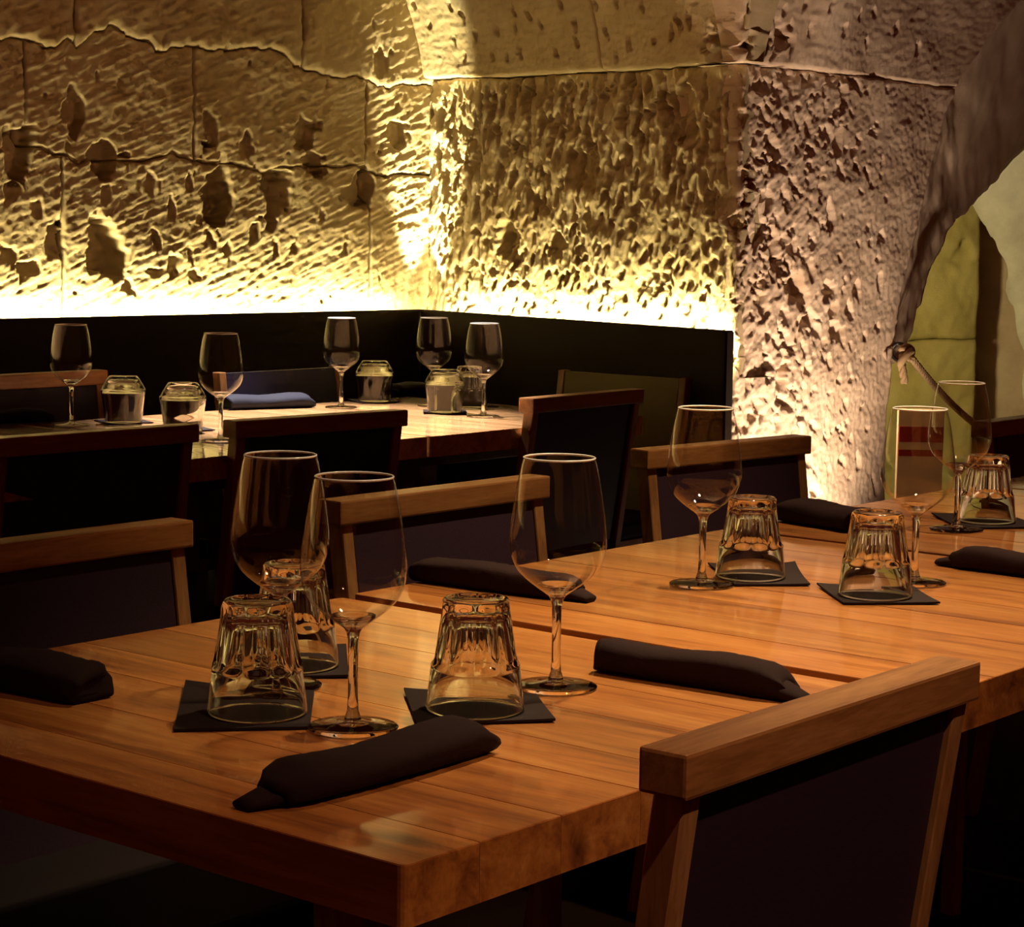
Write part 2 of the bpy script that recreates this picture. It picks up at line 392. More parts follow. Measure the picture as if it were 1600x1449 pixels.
J2 = poly(W1, [(-900,60),(-300,75),(-60,66),(0,64),(40,58),(70,72),(110,62),(120,72),(175,40),(200,58),(235,62),(245,80),(300,72),(360,80),(420,70),(460,104),(500,114),(560,124),(610,132),(700,135)], 0.020)
def S1(px, py): return W1.hit(px, py)[0]
ST = 0.0042
zlow = 0.80
def vj(px, py, amp=0.006, seed=0.0):
    s0 = S1(px, py); return lambda z: s0 + amp * perlin(z * 25 + seed, z * 0 + seed)
ja = [lambda z: np.full_like(z, -6.6), lambda z: np.full_like(z, -5.1), lambda z: np.full_like(z, -3.7), lambda z: np.full_like(z, -2.6), vj(-560,320,seed=1), vj(-190,320,seed=2), vj(98,320,seed=3), vj(578,330,seed=5), lambda z: np.full_like(z, 0.12)]
for k in range(8): block('stone_block', W1, R1, ja[k], ja[k+1], zlow, J1, ST if k > 4 else 0.009, wl, M_STONE, edge=0.007)
jb = [lambda z: np.full_like(z, -6.6), lambda z: np.full_like(z, -5.1), lambda z: np.full_like(z, -3.7), lambda z: np.full_like(z, -2.6), vj(-330,170,seed=6), vj(40,170,seed=7), vj(303,170,seed=8), vj(573,190,seed=9), lambda z: np.full_like(z, 0.12)]
for k in range(8): block('stone_block', W1, R1, jb[k], jb[k+1], J1, J2, ST if k > 3 else 0.010, wl, M_STONE, out=0.0, edge=0.007)
jc = [lambda z: np.full_like(z, -6.6), lambda z: np.full_like(z, -5.1), lambda z: np.full_like(z, -3.7), lambda z: np.full_like(z, -2.6), vj(-260,20,seed=10), vj(115,30,seed=11), vj(470,40,seed=12), lambda z: np.full_like(z, 0.12)]
for k in range(7): block('stone_block', W1, R1, jc[k], jc[k+1], J2, 2.45, ST if k > 3 else 0.010, wl, M_STONE, out=0.012, edge=0.016, zstep=0.006)

# ---- wall_back: heavily chopped face
def base2(S, Z):
    return 0.012 * fbm(S * 4, Z * 4, 3) + 0.006 * fbm(S * 26, Z * 15, 3) + 0.0035 * fbm(S * 70, Z * 50, 3) + 0.012 * np.minimum(fbm(S * 18 + 3, Z * 9, 2) + 0.1, 0)
R2 = Relief(base2)
sE = W2.hit(1150, 300)[0]; zb0 = W2.hit(900, 500)[1]; zb1 = W2.hit(900, 118)[1]
for k in range(760):
    s_ = random.uniform(-0.02, sK); z_ = random.uniform(zb0 - 0.1, zb1); t = (z_ - zb0) / (zb1 - zb0)
    if t > 0.45: R2.gouge(s_, z_, random.uniform(.008, .014), random.uniform(.022, .042), random.uniform(.014, .030), random.uniform(-.35, .05))
    else: R2.gouge(s_, z_, random.uniform(.007, .014), random.uniform(.012, .024), random.uniform(.010, .024), random.uniform(-.7, .2))
for px, py, a, b_, dd in [(1065,185,38,45,.04),(795,375,28,34,.06),(870,385,16,24,.045),(905,265,30,34,.03)]:
    s_, z_ = W2.hit(px, py); R2.gouge(s_, z_, a * .0022, b_ * .0020, dd)
wb = tag(obj('wall_back', slab_mesh(W2, -0.35, sK - 0.14, 0, 2.5, -0.32, -0.15), M_STONE), 'pick-marked limestone wall with dense gouges lit from below', kind='structure')
LED2 = poly(W2, [(600,132),(660,126),(700,122),(800,120),(900,114),(1000,109),(1080,103),(1156,98)])
sj = W2.hit(748, 280)[0]
jv = lambda z: sj + 0.006 * perlin(z * 20, z * 0 + 2)
block('stone_block', W2, R2, -0.10, jv, zlow, LED2, ST, wb, M_STONE, edge=0.01)
block('stone_block', W2, R2, jv, sK, zlow, LED2, ST, wb, M_STONE, edge=0.01)

# ---- wall_right: the pier beside the arch
SMAXB = W3.hit(1388, 650)[0]
def base3(S, Z):
    k = np.clip(1 - S / (SMAXB * 0.75), 0, 1)
    t = S * 0.8 + Z * 0.6; n = -S * 0.6 + Z * 0.8
    return 0.012 * fbm(S * 4 + 9, Z * 4, 3) + (0.002 + 0.006 * k) * fbm(t * 16, n * 34, 3) + 0.003 * fbm(S * 60, Z * 60, 3)
R3 = Relief(base3)
zc0 = W3.hit(1270, 800)[1]; zc1 = W3.hit(1270, 112)[1]
for k in range(430):
    s_ = SMAXB * abs(random.gauss(0, 0.40)); z_ = random.uniform(zc0, zc1)
    if s_ > SMAXB - .05: continue
    q_ = random.lognormvariate(0, 0.45)
    R3.gouge(s_, z_, .0075 * q_, .0135 * q_ * random.uniform(.8, 1.6), .012 * q_, random.uniform(-.1, 1.1))
for k in range(70):
    R3.gouge(random.uniform(0.1, SMAXB - .05), random.uniform(zc0, zc1), random.uniform(.005, .012), random.uniform(.007, .015), random.uniform(.008, .016), random.uniform(-.5, .5))
for px, py, a, b_, dd in [(1242,458,13,15,.035),(1292,460,9,13,.03),(1303,490,9,16,.03),(1268,500,16,12,.03),(1240,388,9,14,.025),(1378,370,7,9,.02),(1225,575,10,7,.02),(1262,578,8,9,.02)]:
    s_, z_ = W3.hit(px, py); R3.gouge(s_, z_, a * .0024, b_ * .0021, dd)
wr = tag(obj('wall_right', slab_mesh(W3, 0.10, SMAXB - 0.02, 0, 2.2, -0.30, -0.05), M_PIER), 'pinkish pale stone pier with pick marks beside the arch', kind='structure')
# right outline of the pier face, rising into the arch
E1 = [(1384,800),(1386,700),(1390,620),(1393,560),(1398,520),(1412,450),(1430,380),(1446,310),(1462,240),(1478,175),(1498,125),(1540,60),(1590,0),(1650,-70),(1730,-160)]
e1 = sorted(((W3.hit(*p)[1], W3.hit(*p)[0]) for p in E1))
def e1s(z): return np.interp(z, [p[0] for p in e1], [p[1] for p in e1])
LED3 = poly(W3, [(1150,98),(1157,98.5),(1200,104),(1260,110),(1330,117),(1400,126),(1460,134),(1600,150)])
zmid = W3.hit(1270, 690)[1]
block('stone_block', W3, R3, 0.0, e1s, 0.0, LED3, ST, wr, M_PIER, edge=0.006, gap=0.0, back=0.16)

# ---- ceiling: the springing of the vault over both faces
def basev(S, Z): return 0.010 * fbm(S * 3 + 2, Z * 3 + 5, 3) + 0.0022 * fbm(S * 14 + Z * 6, Z * 60, 3) + 0.002 * fbm(S * 60, Z * 60, 2)
RV = Relief(basev)
for px, py in [(745,15),(760,28),(772,55),(805,50),(835,45),(875,42),(928,42),(972,52),(1005,70),(925,70),(890,85),(832,85),(770,60),(735,65),(745,90),(790,90),(812,92),(915,12),(1040,15),(1075,55),(1090,40),(1105,35),(1045,65),(1135,50),(1000,8),(965,8),(705,40),(690,12),(860,28),(1120,80),(1150,20),(980,90),(840,20)]:
    s_, z_ = W2.hit(px, py); RV.gouge(s_, z_, random.uniform(.008, .012), random.uniform(.014, .022), random.uniform(.015, .024), random.uniform(-.3, .3))
for k in range(160):
    s_ = random.uniform(-.1, sK); z_ = random.uniform(zb1 + 0.25, 2.4); RV.gouge(s_, z_, .010, .018, .018, random.uniform(-.3, .3))
s_, z_ = W2.hit(1140, 80); RV.gouge(s_ + .02, z_, .05, .05, .04)
RV3 = Relief(basev)
for px, py in [(1165,75),(1150,60),(1175,60),(1190,90),(1160,30),(1185,45),(1205,45),(1220,10),(1240,50),(1215,75),(1260,10),(1330,25),(1350,70),(1395,45),(1300,50),(1360,20),(1430,80),(1190,20)]:
    s_, z_ = W3.hit(px, py); RV3.gouge(s_, z_, random.uniform(.008, .013), random.uniform(.014, .024), random.uniform(.014, .024), random.uniform(-.3, .3))
cg = tag(obj('ceiling', slab_mesh(W2, -0.4, sK - 0.1, 2.0, 2.5, -0.4, -0.1), M_STONE), 'springing of the stone vault above the chopped wall', kind='structure')
lean2 = lambda h, S: 0.035 + 0.22 * h + 0.45 * h * h
lean3 = lambda h, S: (0.035 + 0.22 * h + 0.45 * h * h) * np.clip(1 - (S - 0.3) / 0.35, 0.15, 1)
zK = float(LED2(np.array([sK]))[0]); sm = W2.hit(957, 60)[0]
cor = lambda z, za: 1.24 * lean2(np.maximum((z - za) * (2.45 - zK) / (2.45 - za), 0), 0)
za2 = float(np.mean(LED2(np.linspace(sm, sK, 9)))); za3 = float(np.mean(LED3(np.linspace(0, float(e1s(2.0)), 9))))
for k in range(60):
    RV.gouge(random.uniform(sK - .05, sK + .35), random.uniform(zK, 2.4), random.uniform(.008, .014), random.uniform(.014, .026), random.uniform(.012, .026), random.uniform(-.5, .5))
    RV3.gouge(random.uniform(-.35, .06), random.uniform(zK, 2.3), random.uniform(.008, .014), random.uniform(.014, .026), random.uniform(.012, .026), random.uniform(-.5, .5))
for px, py, a, b_ in ((1165,78,.05,.035),(1195,62,.04,.03),(1135,88,.04,.03)):
    s_, z_ = W3.hit(px, py); RV3.gouge(s_, z_, a, b_, .045); s_, z_ = W2.hit(px, py); RV.gouge(s_, z_, a, b_, .045)
sm = W2.hit(957, 60)[0]
block('stone_block', W2, RV, -0.30, sm, LED2, 2.45, ST, cg, M_STONE, edge=0.006, gap=0.0008, back=0.05, lean=lean2)
block('stone_block', W2, RV, sm, lambda z: sK + cor(z, za2), LED2, 2.45, ST, cg, M_STONE, edge=0.006, gap=0.0008, back=0.05, lean=lean2)
block('stone_block', W3, RV3, lambda z: -cor(z, za3), e1s, LED3, 2.30, 0.0055, cg, M_PIER, edge=0.006, gap=0.0008, back=0.05, lean=lean3)
# splayed underside of the arch between the pier face and the far room
E2 = [(1380,800),(1383,700),(1390,640),(1402,592),(1410,562),(1424,520),(1440,470),(1452,425),(1470,392),(1485,355),(1508,330),(1536,306),(1562,272),(1600,236),(1690,160)]
bm = bmesh.new(); rows = []; NS = 26
def curve(pts, t):
    x = np.linspace(0, 1, len(pts)); return float(np.interp(t, x, [p[0] for p in pts])), float(np.interp(t, x, [p[1] for p in pts]))
for i in range(121):
    t = 0.20 + 0.80 * i / 120; p1 = curve(E1, t); p2 = curve(E2, t)
    s_, z_ = W3.hit(*p1); A = W3.P + W3.d * (s_ - 0.012) - W3.n * 0.012; A.z = z_
    B = depth(p2[0], p2[1], A.y + 0.10 + 0.34 * min(1, max(0, (t - 0.15) / 0.25)))
    B = A.lerp(B, min(1, (t - 0.2) / 0.09 + 0.02))
    row = []
    for j in range(NS + 1):
        k = j / NS; P = A.lerp(B, k)
        nz = float(fbm(np.array([t * 16.0 + 3]), np.array([k * 4.0 + 1]), 4)[0])
        P = P + Vector((0.6, -0.5, -0.6)) * (0.016 * nz * min(1, 30 * k)) 
        row.append(bm.verts.new(P))
    rows.append(row)
for a, b_ in zip(rows[:-1], rows[1:]):
    for j in range(NS): bm.faces.new((a[j], a[j+1], b_[j+1], b_[j]))
bmesh.ops.recalc_face_normals(bm, faces=bm.faces[:])
so = obj('arch_soffit', bm, M_PIER, cg, smooth=True)
md = so.modifiers.new('thick', 'SOLIDIFY'); md.thickness = 0.06; md.offset = 1

# ---- far room seen through the arch
W4 = Wall((1.75, 8.6), (0.94, 0.34), (0.34, -0.94))
def base4(S, Z): return 0.018 * fbm(S * 4, Z * 4, 4) + 0.003 * fbm(S * 40, Z * 40, 2)
R4 = Relief(base4)
s_, z_ = W4.hit(1508, 400); R4.gouge(s_, z_, .05, .06, .02)
sa4 = W4.hit(1330, 500)[0]; sb4 = W4.hit(1532, 450)[0]
zj = poly(W4, [(1330,532),(1420,534),(1460,530),(1540,531)])
wf = tag(obj('wall_far', slab_mesh(W4, sa4, sb4 - 0.01, 0, 2.6, -0.35, -0.06), M_YSTONE), 'yellow lit stone wall of the next room through the arch', kind='structure')
block('stone_block', W4, R4, sa4, lambda z: sb4 + 0.012 * perlin(z * 6, z * 0 + 1), 0.0, zj, 0.012, wf, M_YSTONE, edge=0.012, gap=0.002)
block('stone_block', W4, R4, sa4, lambda z: sb4 + 0.012 * perlin(z * 6, z * 0 + 1), zj, 2.6, 0.012, wf, M_YSTONE, edge=0.012, gap=0.002)
# brown return wall and grey vault further right
P5 = W4.P + W4.d * sb4
W5 = Wall((P5.x - 0.02, P5.y + 0.25), (0.98, -0.20), (-0.20, -0.98))
wq = tag(obj('wall_far_right', slab_mesh(W5, -0.05, 2.4, 0, 2.6, -0.3, -0.05), M_PIER), 'shaded brown stone wall beside the yellow wall', kind='structure')
R5 = Relief(lambda S, Z: 0.022 * fbm(S * 3 + 3, Z * 3, 4) + 0.004 * fbm(S * 30, Z * 30, 2))
block('stone_block', W5, R5, 0.0, 2.4, 0.0, 2.6, 0.016, wq, M_PIER, edge=0.01)
# grey vault rib in front of it
bm = bmesh.new(); rows = []
G1 = [(1505,262),(1534,316),(1556,360),(1570,398),(1584,436),(1596,470),(1606,520),(1612,600),(1616,700)]
for i in range(49):
    t = i / 48; p = curve(G1, t); row = []
    A = depth(p[0], p[1], 8.35)
    for j in range(25):
        k = j / 24; P = A + Vector((1.0 * k, -0.55 * k, 0.55 * (1 - t) * k + 0.10 * k))
        nz = float(fbm(np.array([P.x * 6]), np.array([P.z * 6]), 4)[0]); P = P + Vector((-0.3, -0.9, 0)) * 0.02 * nz
        row.append(bm.verts.new(P))
    rows.append(row)
for a, b_ in zip(rows[:-1], rows[1:]):
    for j in range(24): bm.faces.new((a[j], a[j+1], b_[j+1], b_[j]))
bmesh.ops.recalc_face_normals(bm, faces=bm.faces[:])
gv = tag(obj('ceiling_vault', bm, M_GSTONE, smooth=True), 'grey stone vault curving over the next room', kind='structure')
md = gv.modifiers.new('thick', 'SOLIDIFY'); md.thickness = 0.12; md.offset = -1
lamp('far_room_lamp', 'POINT', (1.05, 7.35, 0.9), 40.0, (1.0, 0.77, 0.34), size=0.05)
lamp('far_vault_lamp', 'SPOT', (2.9, 7.0, 2.2), 19, (0.95, 0.92, 0.80), (2.3, 8.2, 1.9), 0.05, 55, 0.7)

# ------------------------------------------------------------------ low partition and its hidden LED line
def plan_box(P, d, n, s0, s1, h0, h1, z0, z1, bev=0.004):
    bm = bmesh.new(); c = []
    for z in (z0, z1):
        for s_, h_ in ((s0, h0), (s1, h0), (s1, h1), (s0, h1)):
            p = P + d * s_ + n * h_; c.append(bm.verts.new((p.x, p.y, z)))
    for f in ((3,2,1,0),(4,5,6,7),(0,1,5,4),(1,2,6,5),(2,3,7,6),(3,0,4,7)): bm.faces.new([c[i] for i in f])
    bmesh.ops.recalc_face_normals(bm, faces=bm.faces[:])
    if bev: bmesh.ops.bevel(bm, geom=bm.edges[:], offset=bev, segments=2, affect='EDGES')
    return bm
PT = 0.94
rE = on(1135, 517, PT); sPE = (rE - PC).dot(D2)
tag(obj('low_partition', plan_box(PC, D1, N1, -6.5, 0.03, -0.03, 0, 0, PT), M_PANEL), 'long black low partition in front of the coursed stone wall, behind the back tables', 'partition')
tag(obj('low_partition', plan_box(PC, D2, N2, 0.002, sPE, -0.03, 0, 0, PT), M_PANEL), 'short black low partition in front of the pick-marked wall, ending at the pale pier', 'partition')
def led(P, d, n, s0, s1, label):
    e = empty('led_strip', P + d * (s0 + s1) / 2 - n * 0.085)
    e.matrix_world = Matrix.Translation(e.location); tag(e, label, 'light strip')
    loc = e.location
    for nm, h0, h1, z0, z1, m_ in (('light_stop_base', -0.140, -0.045, 0.0, 0.852, M_METAL), ('channel', -0.100, -0.045, 0.8521, 0.885, M_METAL), ('light_stop_lip', -0.1066, -0.1001, 0.8851, 0.888, M_METAL), ('diffuser', -0.107, -0.1001, 0.858, 0.885, M_LED)):  # base and lip are added out of sight to block the strip's light
        bm = plan_box(P, d, n, s0, s1, h0, h1, z0, z1, 0)
        bmesh.ops.translate(bm, verts=bm.verts[:], vec=-loc)
        obj(nm, bm, m_, e)
led(PC, D1, N1, -6.4, -0.01, 'glowing light strip hidden behind the long low partition')
led(PC, D2, N2, 0.01, sPE - 0.15, 'glowing light strip hidden behind the short low partition')
lamp('corner_uplight', 'SPOT', tuple(CW + N1 * 0.085 + N2 * 0.085 + Vector((0, 0, 0.90))), 210, (1.0, 0.86, 0.45), tuple(CW + N1 * 0.03 + N2 * 0.03 + Vector((0, 0, 2.0))), 0.015, 40, 0.6)
# floor uplight washing the pier
pb = KP + D3 * 0.10 + N3 * 0.36
e = tag(empty('floor_uplight', pb), 'small floor uplight washing the pale pier, behind the third chair', 'uplight')
obj('housing', lathe([(0, 0), (.06, 0), (.065, .01), (.065, .10), (.055, .105), (.055, .085), (0, .085)], 24), M_METAL, e)
obj('lens', lathe([(0, .087), (.054, .087), (.054, .09), (0, .09)], 24), M_LAMPDISC, e)
lamp('pier_uplight', 'SPOT', (pb.x, pb.y, 0.12), 95, (1.0, 0.70, 0.47), tuple(KP + D3 * 0.20 + Vector((0, 0, 0.62))), 0.04, 98, 0.9)

# ------------------------------------------------------------------ tables
TZ, TT = 0.75, 0.045
def table(name, u0, u1, v0, v1, label, group, nb=8, top=None):
    """Local X runs along the row, local Y along the boards."""
    c = uv((u0 + u1) / 2, (v0 + v1) / 2); e = tag(empty(name, c, AV), label, 'table', group)
    hx, hy = (v1 - v0) / 2, (u1 - u0) / 2
    ws = [random.uniform(0.8, 1.2) for _ in range(nb)]; tot = sum(ws); x = -hx
    for k, w in enumerate(ws):
        w = w / tot * 2 * hx
        bm = bmesh.new()
        rc = 0.007
        xa, xb = x + 0.0002, x + w - 0.0002
        # end boards carry the rounded table corners
        outl = []
        if k == 0: outl += [(xa + rc - rc * math.cos(a), -hy + rc - rc * math.sin(a)) for a in np.linspace(0, math.pi / 2, 5)]
        else: outl += [(xa, -hy)]
        if k == nb - 1: outl += [(xb - rc + rc * math.sin(a), -hy + rc - rc * math.cos(a)) for a in np.linspace(0, math.pi / 2, 5)] + [(xb - rc + rc * math.cos(a), hy - rc + rc * math.sin(a)) for a in np.linspace(0, math.pi / 2, 5)]
        else: outl += [(xb, -hy), (xb, hy)]
        if k == 0: outl += [(xa + rc - rc * math.sin(a), hy - rc + rc * math.cos(a)) for a in np.linspace(0, math.pi / 2, 5)]
        else: outl += [(xa, hy)]
        dz = random.uniform(-0.0002, 0.0002)
        lo = [bm.verts.new((p[0], p[1], TZ - TT)) for p in outl]; hi = [bm.verts.new((p[0], p[1], TZ + dz)) for p in outl]
        f = bm.faces.new(hi); bm.faces.new(lo[::-1]); n = len(outl)
        for i in range(n): bm.faces.new((lo[i], lo[(i+1) % n], hi[(i+1) % n], hi[i]))
        bmesh.ops.bevel(bm, geom=list(f.edges), offset=0.0006, segments=2, affect='EDGES')
        obj('plank', bm, top or M_TABLE, e); x += w
    obj('column', box(-.034, .034, -.034, .034, .04, TZ-TT, .004), M_POST, e)
    obj('foot_bar', box(-.26, .26, -.035, .035, 0, .045, .006), M_POST, e)
    obj('foot_bar', box(-.035, .035, -.26, .26, .0005, .044, .006), M_POST, e)
    for sy in (-1, 1): obj('apron', box(-hx+.21, hx-.21, sy*(hy-.20)-.011, sy*(hy-.20)+.011, TZ-TT-.05, TZ-TT, .002), M_RAIL, e)
    for sx in (-1, 1): obj('apron', box(sx*(hx-.20)-.011, sx*(hx-.20)+.011, -hy+.19, hy-.19, TZ-TT-.05, TZ-TT, .002), M_RAIL, e)
    return e
FG, BG = 'square tables pushed together in the front row', 'square tables in the back row'
table('dining_table', 0.946, 1.726, 1.034, 1.771, 'nearest wooden table, with three wine glasses and its bare corner towards us', FG)
table('dining_table', 0.940, 1.733, 1.797, 2.590, 'second wooden table of the front row, meeting the nearest one at a dark gap', FG)
table('dining_table', 0.950, 1.740, 2.604, 3.390, 'third wooden table of the front row, in front of the pale pier', FG)
table('dining_table', 0.950, 1.740, 3.404, 4.190, 'farthest wooden table of the front row, at the edge beside the dark chair', FG)
table('dining_table', 2.985, 3.765, 3.335, 4.105, 'brightly lit back table with three wine glasses and the bare right end', BG, top=M_TABLE_LIT)
table('dining_table', 2.990, 3.770, 2.600, 3.330, 'middle back table with two shouldered tumblers and a dark napkin roll', BG, top=M_TABLE_LIT)
table('dining_table', 2.990, 3.770, 1.820, 2.590, 'dim back table at the far end, under the leftmost wine glass', BG, top=M_TABLE_LIT)

# ------------------------------------------------------------------ chairs
def make_chair(pad_mat, full=False):
    """Faces +Y, origin on the floor under the rail; rail top at 0.82."""
    e = empty('dining_chair')
    W = 0.225
    lean = math.radians(8.0)
    top = 0.82 if full else 0.787
    if not full: obj('top_rail', box(-W, W, -0.021, 0.021, 0.786, 0.82, .003), M_RAIL, e)
    for sx in (-1, 1):
        bm = bmesh.new(); xc = sx * (W - 0.020); w = 0.011
        pts = [(0.0, top), (0.048, 0.44), (0.048, 0.30), (0.0, 0.0)]; rings = []
        for y, z in pts:
            rings.append([bm.verts.new((xc + a * w, y + b_ * 0.014, z)) for a, b_ in ((-1,-1),(1,-1),(1,1),(-1,1))])
        for a, b_ in zip(rings[:-1], rings[1:]):
            for k in range(4): bm.faces.new((a[k], a[(k+1)%4], b_[(k+1)%4], b_[k]))
        bm.faces.new(rings[0]); bm.faces.new(rings[-1][::-1]); bmesh.ops.recalc_face_normals(bm, faces=bm.faces[:])
        bmesh.ops.bevel(bm, geom=bm.edges[:], offset=.0015, segments=1, affect='EDGES')
        obj('back_post', bm, M_POST, e)
        obj('front_leg', box(xc - .012, xc + .012, 0.362, 0.390, 0, 0.41, .002), M_POST, e)
        obj('side_stretcher', box(xc - .008, xc + .008, 0.05, 0.375, 0.36, 0.405, .002), M_POST, e)
    # padded back panel between the posts
    bm = bmesh.new(); X = W - 0.033; nx, nz = 8, 10; F = []; B = []
    for j in range(nz + 1):
        k = j / nz; z = top - 0.003 - (top - 0.454) * k; yc = 0.002 + 0.0475 * k
        F.append([bm.verts.new((-X + 2*X*i/nx, yc + 0.010 + 0.004 * math.sin(math.pi*i/nx) * math.sin(math.pi*k), z)) for i in range(nx + 1)])
        B.append([bm.verts.new((-X + 2*X*i/nx, yc - 0.010, z)) for i in range(nx + 1)])
    for j in range(nz):
        for i in range(nx):
            bm.faces.new((F[j][i], F[j][i+1], F[j+1][i+1], F[j+1][i])); bm.faces.new((B[j][i+1], B[j][i], B[j+1][i], B[j+1][i+1]))
        bm.faces.new((F[j][0], F[j+1][0], B[j+1][0], B[j][0])); bm.faces.new((F[j][nx], B[j][nx], B[j+1][nx], F[j+1][nx]))
    for i in range(nx):
        bm.faces.new((F[0][i], B[0][i], B[0][i+1], F[0][i+1])); bm.faces.new((F[nz][i], F[nz][i+1], B[nz][i+1], B[nz][i]))
    bmesh.ops.recalc_face_normals(bm, faces=bm.faces[:])
    obj('back_panel', bm, pad_mat, e)
    obj('seat', box(-W + .006, W - .006, 0.035, 0.400, 0.408, 0.455, .012), M_SEAT, e)
    return e
protoA = make_chair(M_PAD); used = {}
def chair(pl, pr, facing, label, group, proto=protoA, z=0.82, shift=(0, 0), tilt=0.0):
    """pl, pr: photo points of the near top edge of the rail's two ends; facing +1 away over the back row, -1 towards us."""
    A, B = on(*pl, z), on(*pr, z)
    ang = math.atan2(B.y - A.y, B.x - A.x) if tilt is None else AV + math.radians(tilt)
    c = (A + B) / 2
    o = proto if proto.name not in used else copy_tree(proto); used[proto.name] = 1
    n = Vector((-math.sin(ang), math.cos(ang), 0))
    c = c + n * 0.021 + n * shift[0] + Vector((math.cos(ang), math.sin(ang), 0)) * shift[1]
    o.location = (c.x, c.y, 0); o.rotation_euler = (0, 0, ang if facing > 0 else ang + math.pi)
    if z != 0.82: o.scale = (1, 1, z / 0.82)
    tag(o, label, 'chair', group); return o
G1c, G2c = 'dining chairs along the front row', 'dining chairs around the back row'
chair((1076,1180), (1532,1034), 1, 'nearest dining chair seen from behind, wood rail across the lower right', G1c, tilt=None)
chair((-140,866), (271,819), -1, 'front row chair facing us, behind the dark napkin roll on the nearest table', G1c)
chair((525,785), (866,743), -1, 'front row chair facing us, its rail seen through two wine glasses', G1c, tilt=None)
chair((1011,704), (1270,681), -1, 'front row chair facing us, against the pale stone pier', G1c, tilt=None)
chair((1492,662), (1745,640), -1, 'dark chair at the picture edge, facing us beyond the farthest wine glass', G1c)
chair((15,683), (301,662.5), 1, 'back row chair seen from behind, in front of two upturned shouldered tumblers', G2c, tilt=None, shift=(-0.015, -0.018))
chair((372,657), (641,639), 1, 'back row chair seen from behind, in front of a dark napkin roll', G2c, tilt=None, shift=(-0.015, -0.018))
chair((800,622), (1005,604), 1, 'back row chair seen from behind, with a pale lit top rail, overlapping the olive-lit chair', G2c, tilt=None, shift=(-0.045, -0.02))
protoB = make_chair(M_PADB); 
chair((-70,590), (165,579), -1, 'blue padded chair with wood rail beyond the leftmost wine glass', G2c, protoB, z=0.84)
protoD = make_chair(M_PADB, True)
chair((345,580), (540,575), -1, 'blue padded chair against the black partition, beyond a napkin roll', G2c, protoD, z=0.83)
protoC = make_chair(M_PADLIT, True)
o = chair((865,578), (1075,592), 1, 'olive-lit dark padded chair at the end of the bright back table', G2c, protoC, z=0.81, tilt=None)
o.rotation_euler[2] += math.pi

# ------------------------------------------------------------------ glassware
def make_wine_glass():
    e = empty('wine_glass')
    prof = [(.0045, .0862), (.0118, .0915), (.0205, .0978), (.0300, .1052), (.0385, .1140), (.0436, .1240), (.0462, .1350), (.0466, .1430), (.0456, .1560), (.0436, .1720), (.0405, .1920), (.0372, .2090), (.0338, .2215)]
    # smooth the profile
    P = [Vector((r, 0, z)) for r, z in prof]; sm_ = []
    for i in range(len(P) - 1):
        p0, p1, p2, p3 = P[max(i-1, 0)], P[i], P[i+1], P[min(i+2, len(P)-1)]
        for k in range(4):
            t = k / 4; sm_.append(0.5 * ((2*p1) + (p2-p0)*t + (2*p0-5*p1+4*p2-p3)*t*t + (3*p1-p0-3*p2+p3)*t**3))
    sm_.append(P[-1])
    obj('bowl', lathe([(p.x, p.z) for p in sm_], 64), M_THIN, e, smooth=True)
    ring = [(.0338 + .0010 * math.cos(a), .2215 + .0010 * math.sin(a)) for a in np.linspace(0, 2*math.pi, 9)[:-1]]
    obj('rim', lathe(ring, 64, True), M_RIM, e, smooth=True)
    obj('stem', lathe([(0, .0985), (.008, .0990), (.0165, .1008), (.0195, .1003), (.0197, .0982), (.0155, .0950), (.0112, .0920), (.0084, .0893), (.0062, .0855), (.0047, .079), (.0043, .055), (.0043, .030), (.0050, .016), (.0075, .0085), (.0075, .0072), (0, .0072)], 32), M_GLASS, e, smooth=True)
    obj('foot', lathe([(0, .0072), (.0075, .0070), (.016, .0046), (.028, .0032), (.0385, .0026), (.0402, .0016), (.0395, .0004), (.02, .0008), (0, .0012)], 56), M_GLASS, e, smooth=True)
    return e
protoW = make_wine_glass(); firstW = [True]
def wine(px, py, label, z=TZ + 0.0008):
    o = protoW if firstW[0] else copy_tree(protoW); firstW[0] = False
    o.location = on(px, py, z); o.rotation_euler = (0, 0, random.uniform(0, 6)); tag(o, label, 'wine glass', 'wine glasses on the tables'); return o
wine(551, 1138, 'wine glass nearest to us, its foot beside the long napkin roll')
wine(437, 1072, 'wine glass standing behind the leftmost fluted tumbler')
wine(868, 1074, 'wine glass beside the middle fluted tumbler, on the nearest table')
wine(1096, 914, 'wine glass on the second table, its foot touching a black coaster')
wine(1428, 911, 'wine glass with red stripes showing through its bowl')
wine(1494, 828, 'farthest front row wine glass, its rim against the yellow wall')
wine(112, 665, 'leftmost back row wine glass, over the dim chair rail')
wine(345, 689, 'back row wine glass beside the upturned shouldered tumbler, left of the napkin roll')
wine(533, 637, 'back row wine glass between the napkin roll and a shouldered tumbler')
wine(677, 634, 'back row wine glass rising behind the shouldered tumbler on the bright table')
wine(755, 651, 'rightmost back row wine glass, next to the chair with the pale rail')

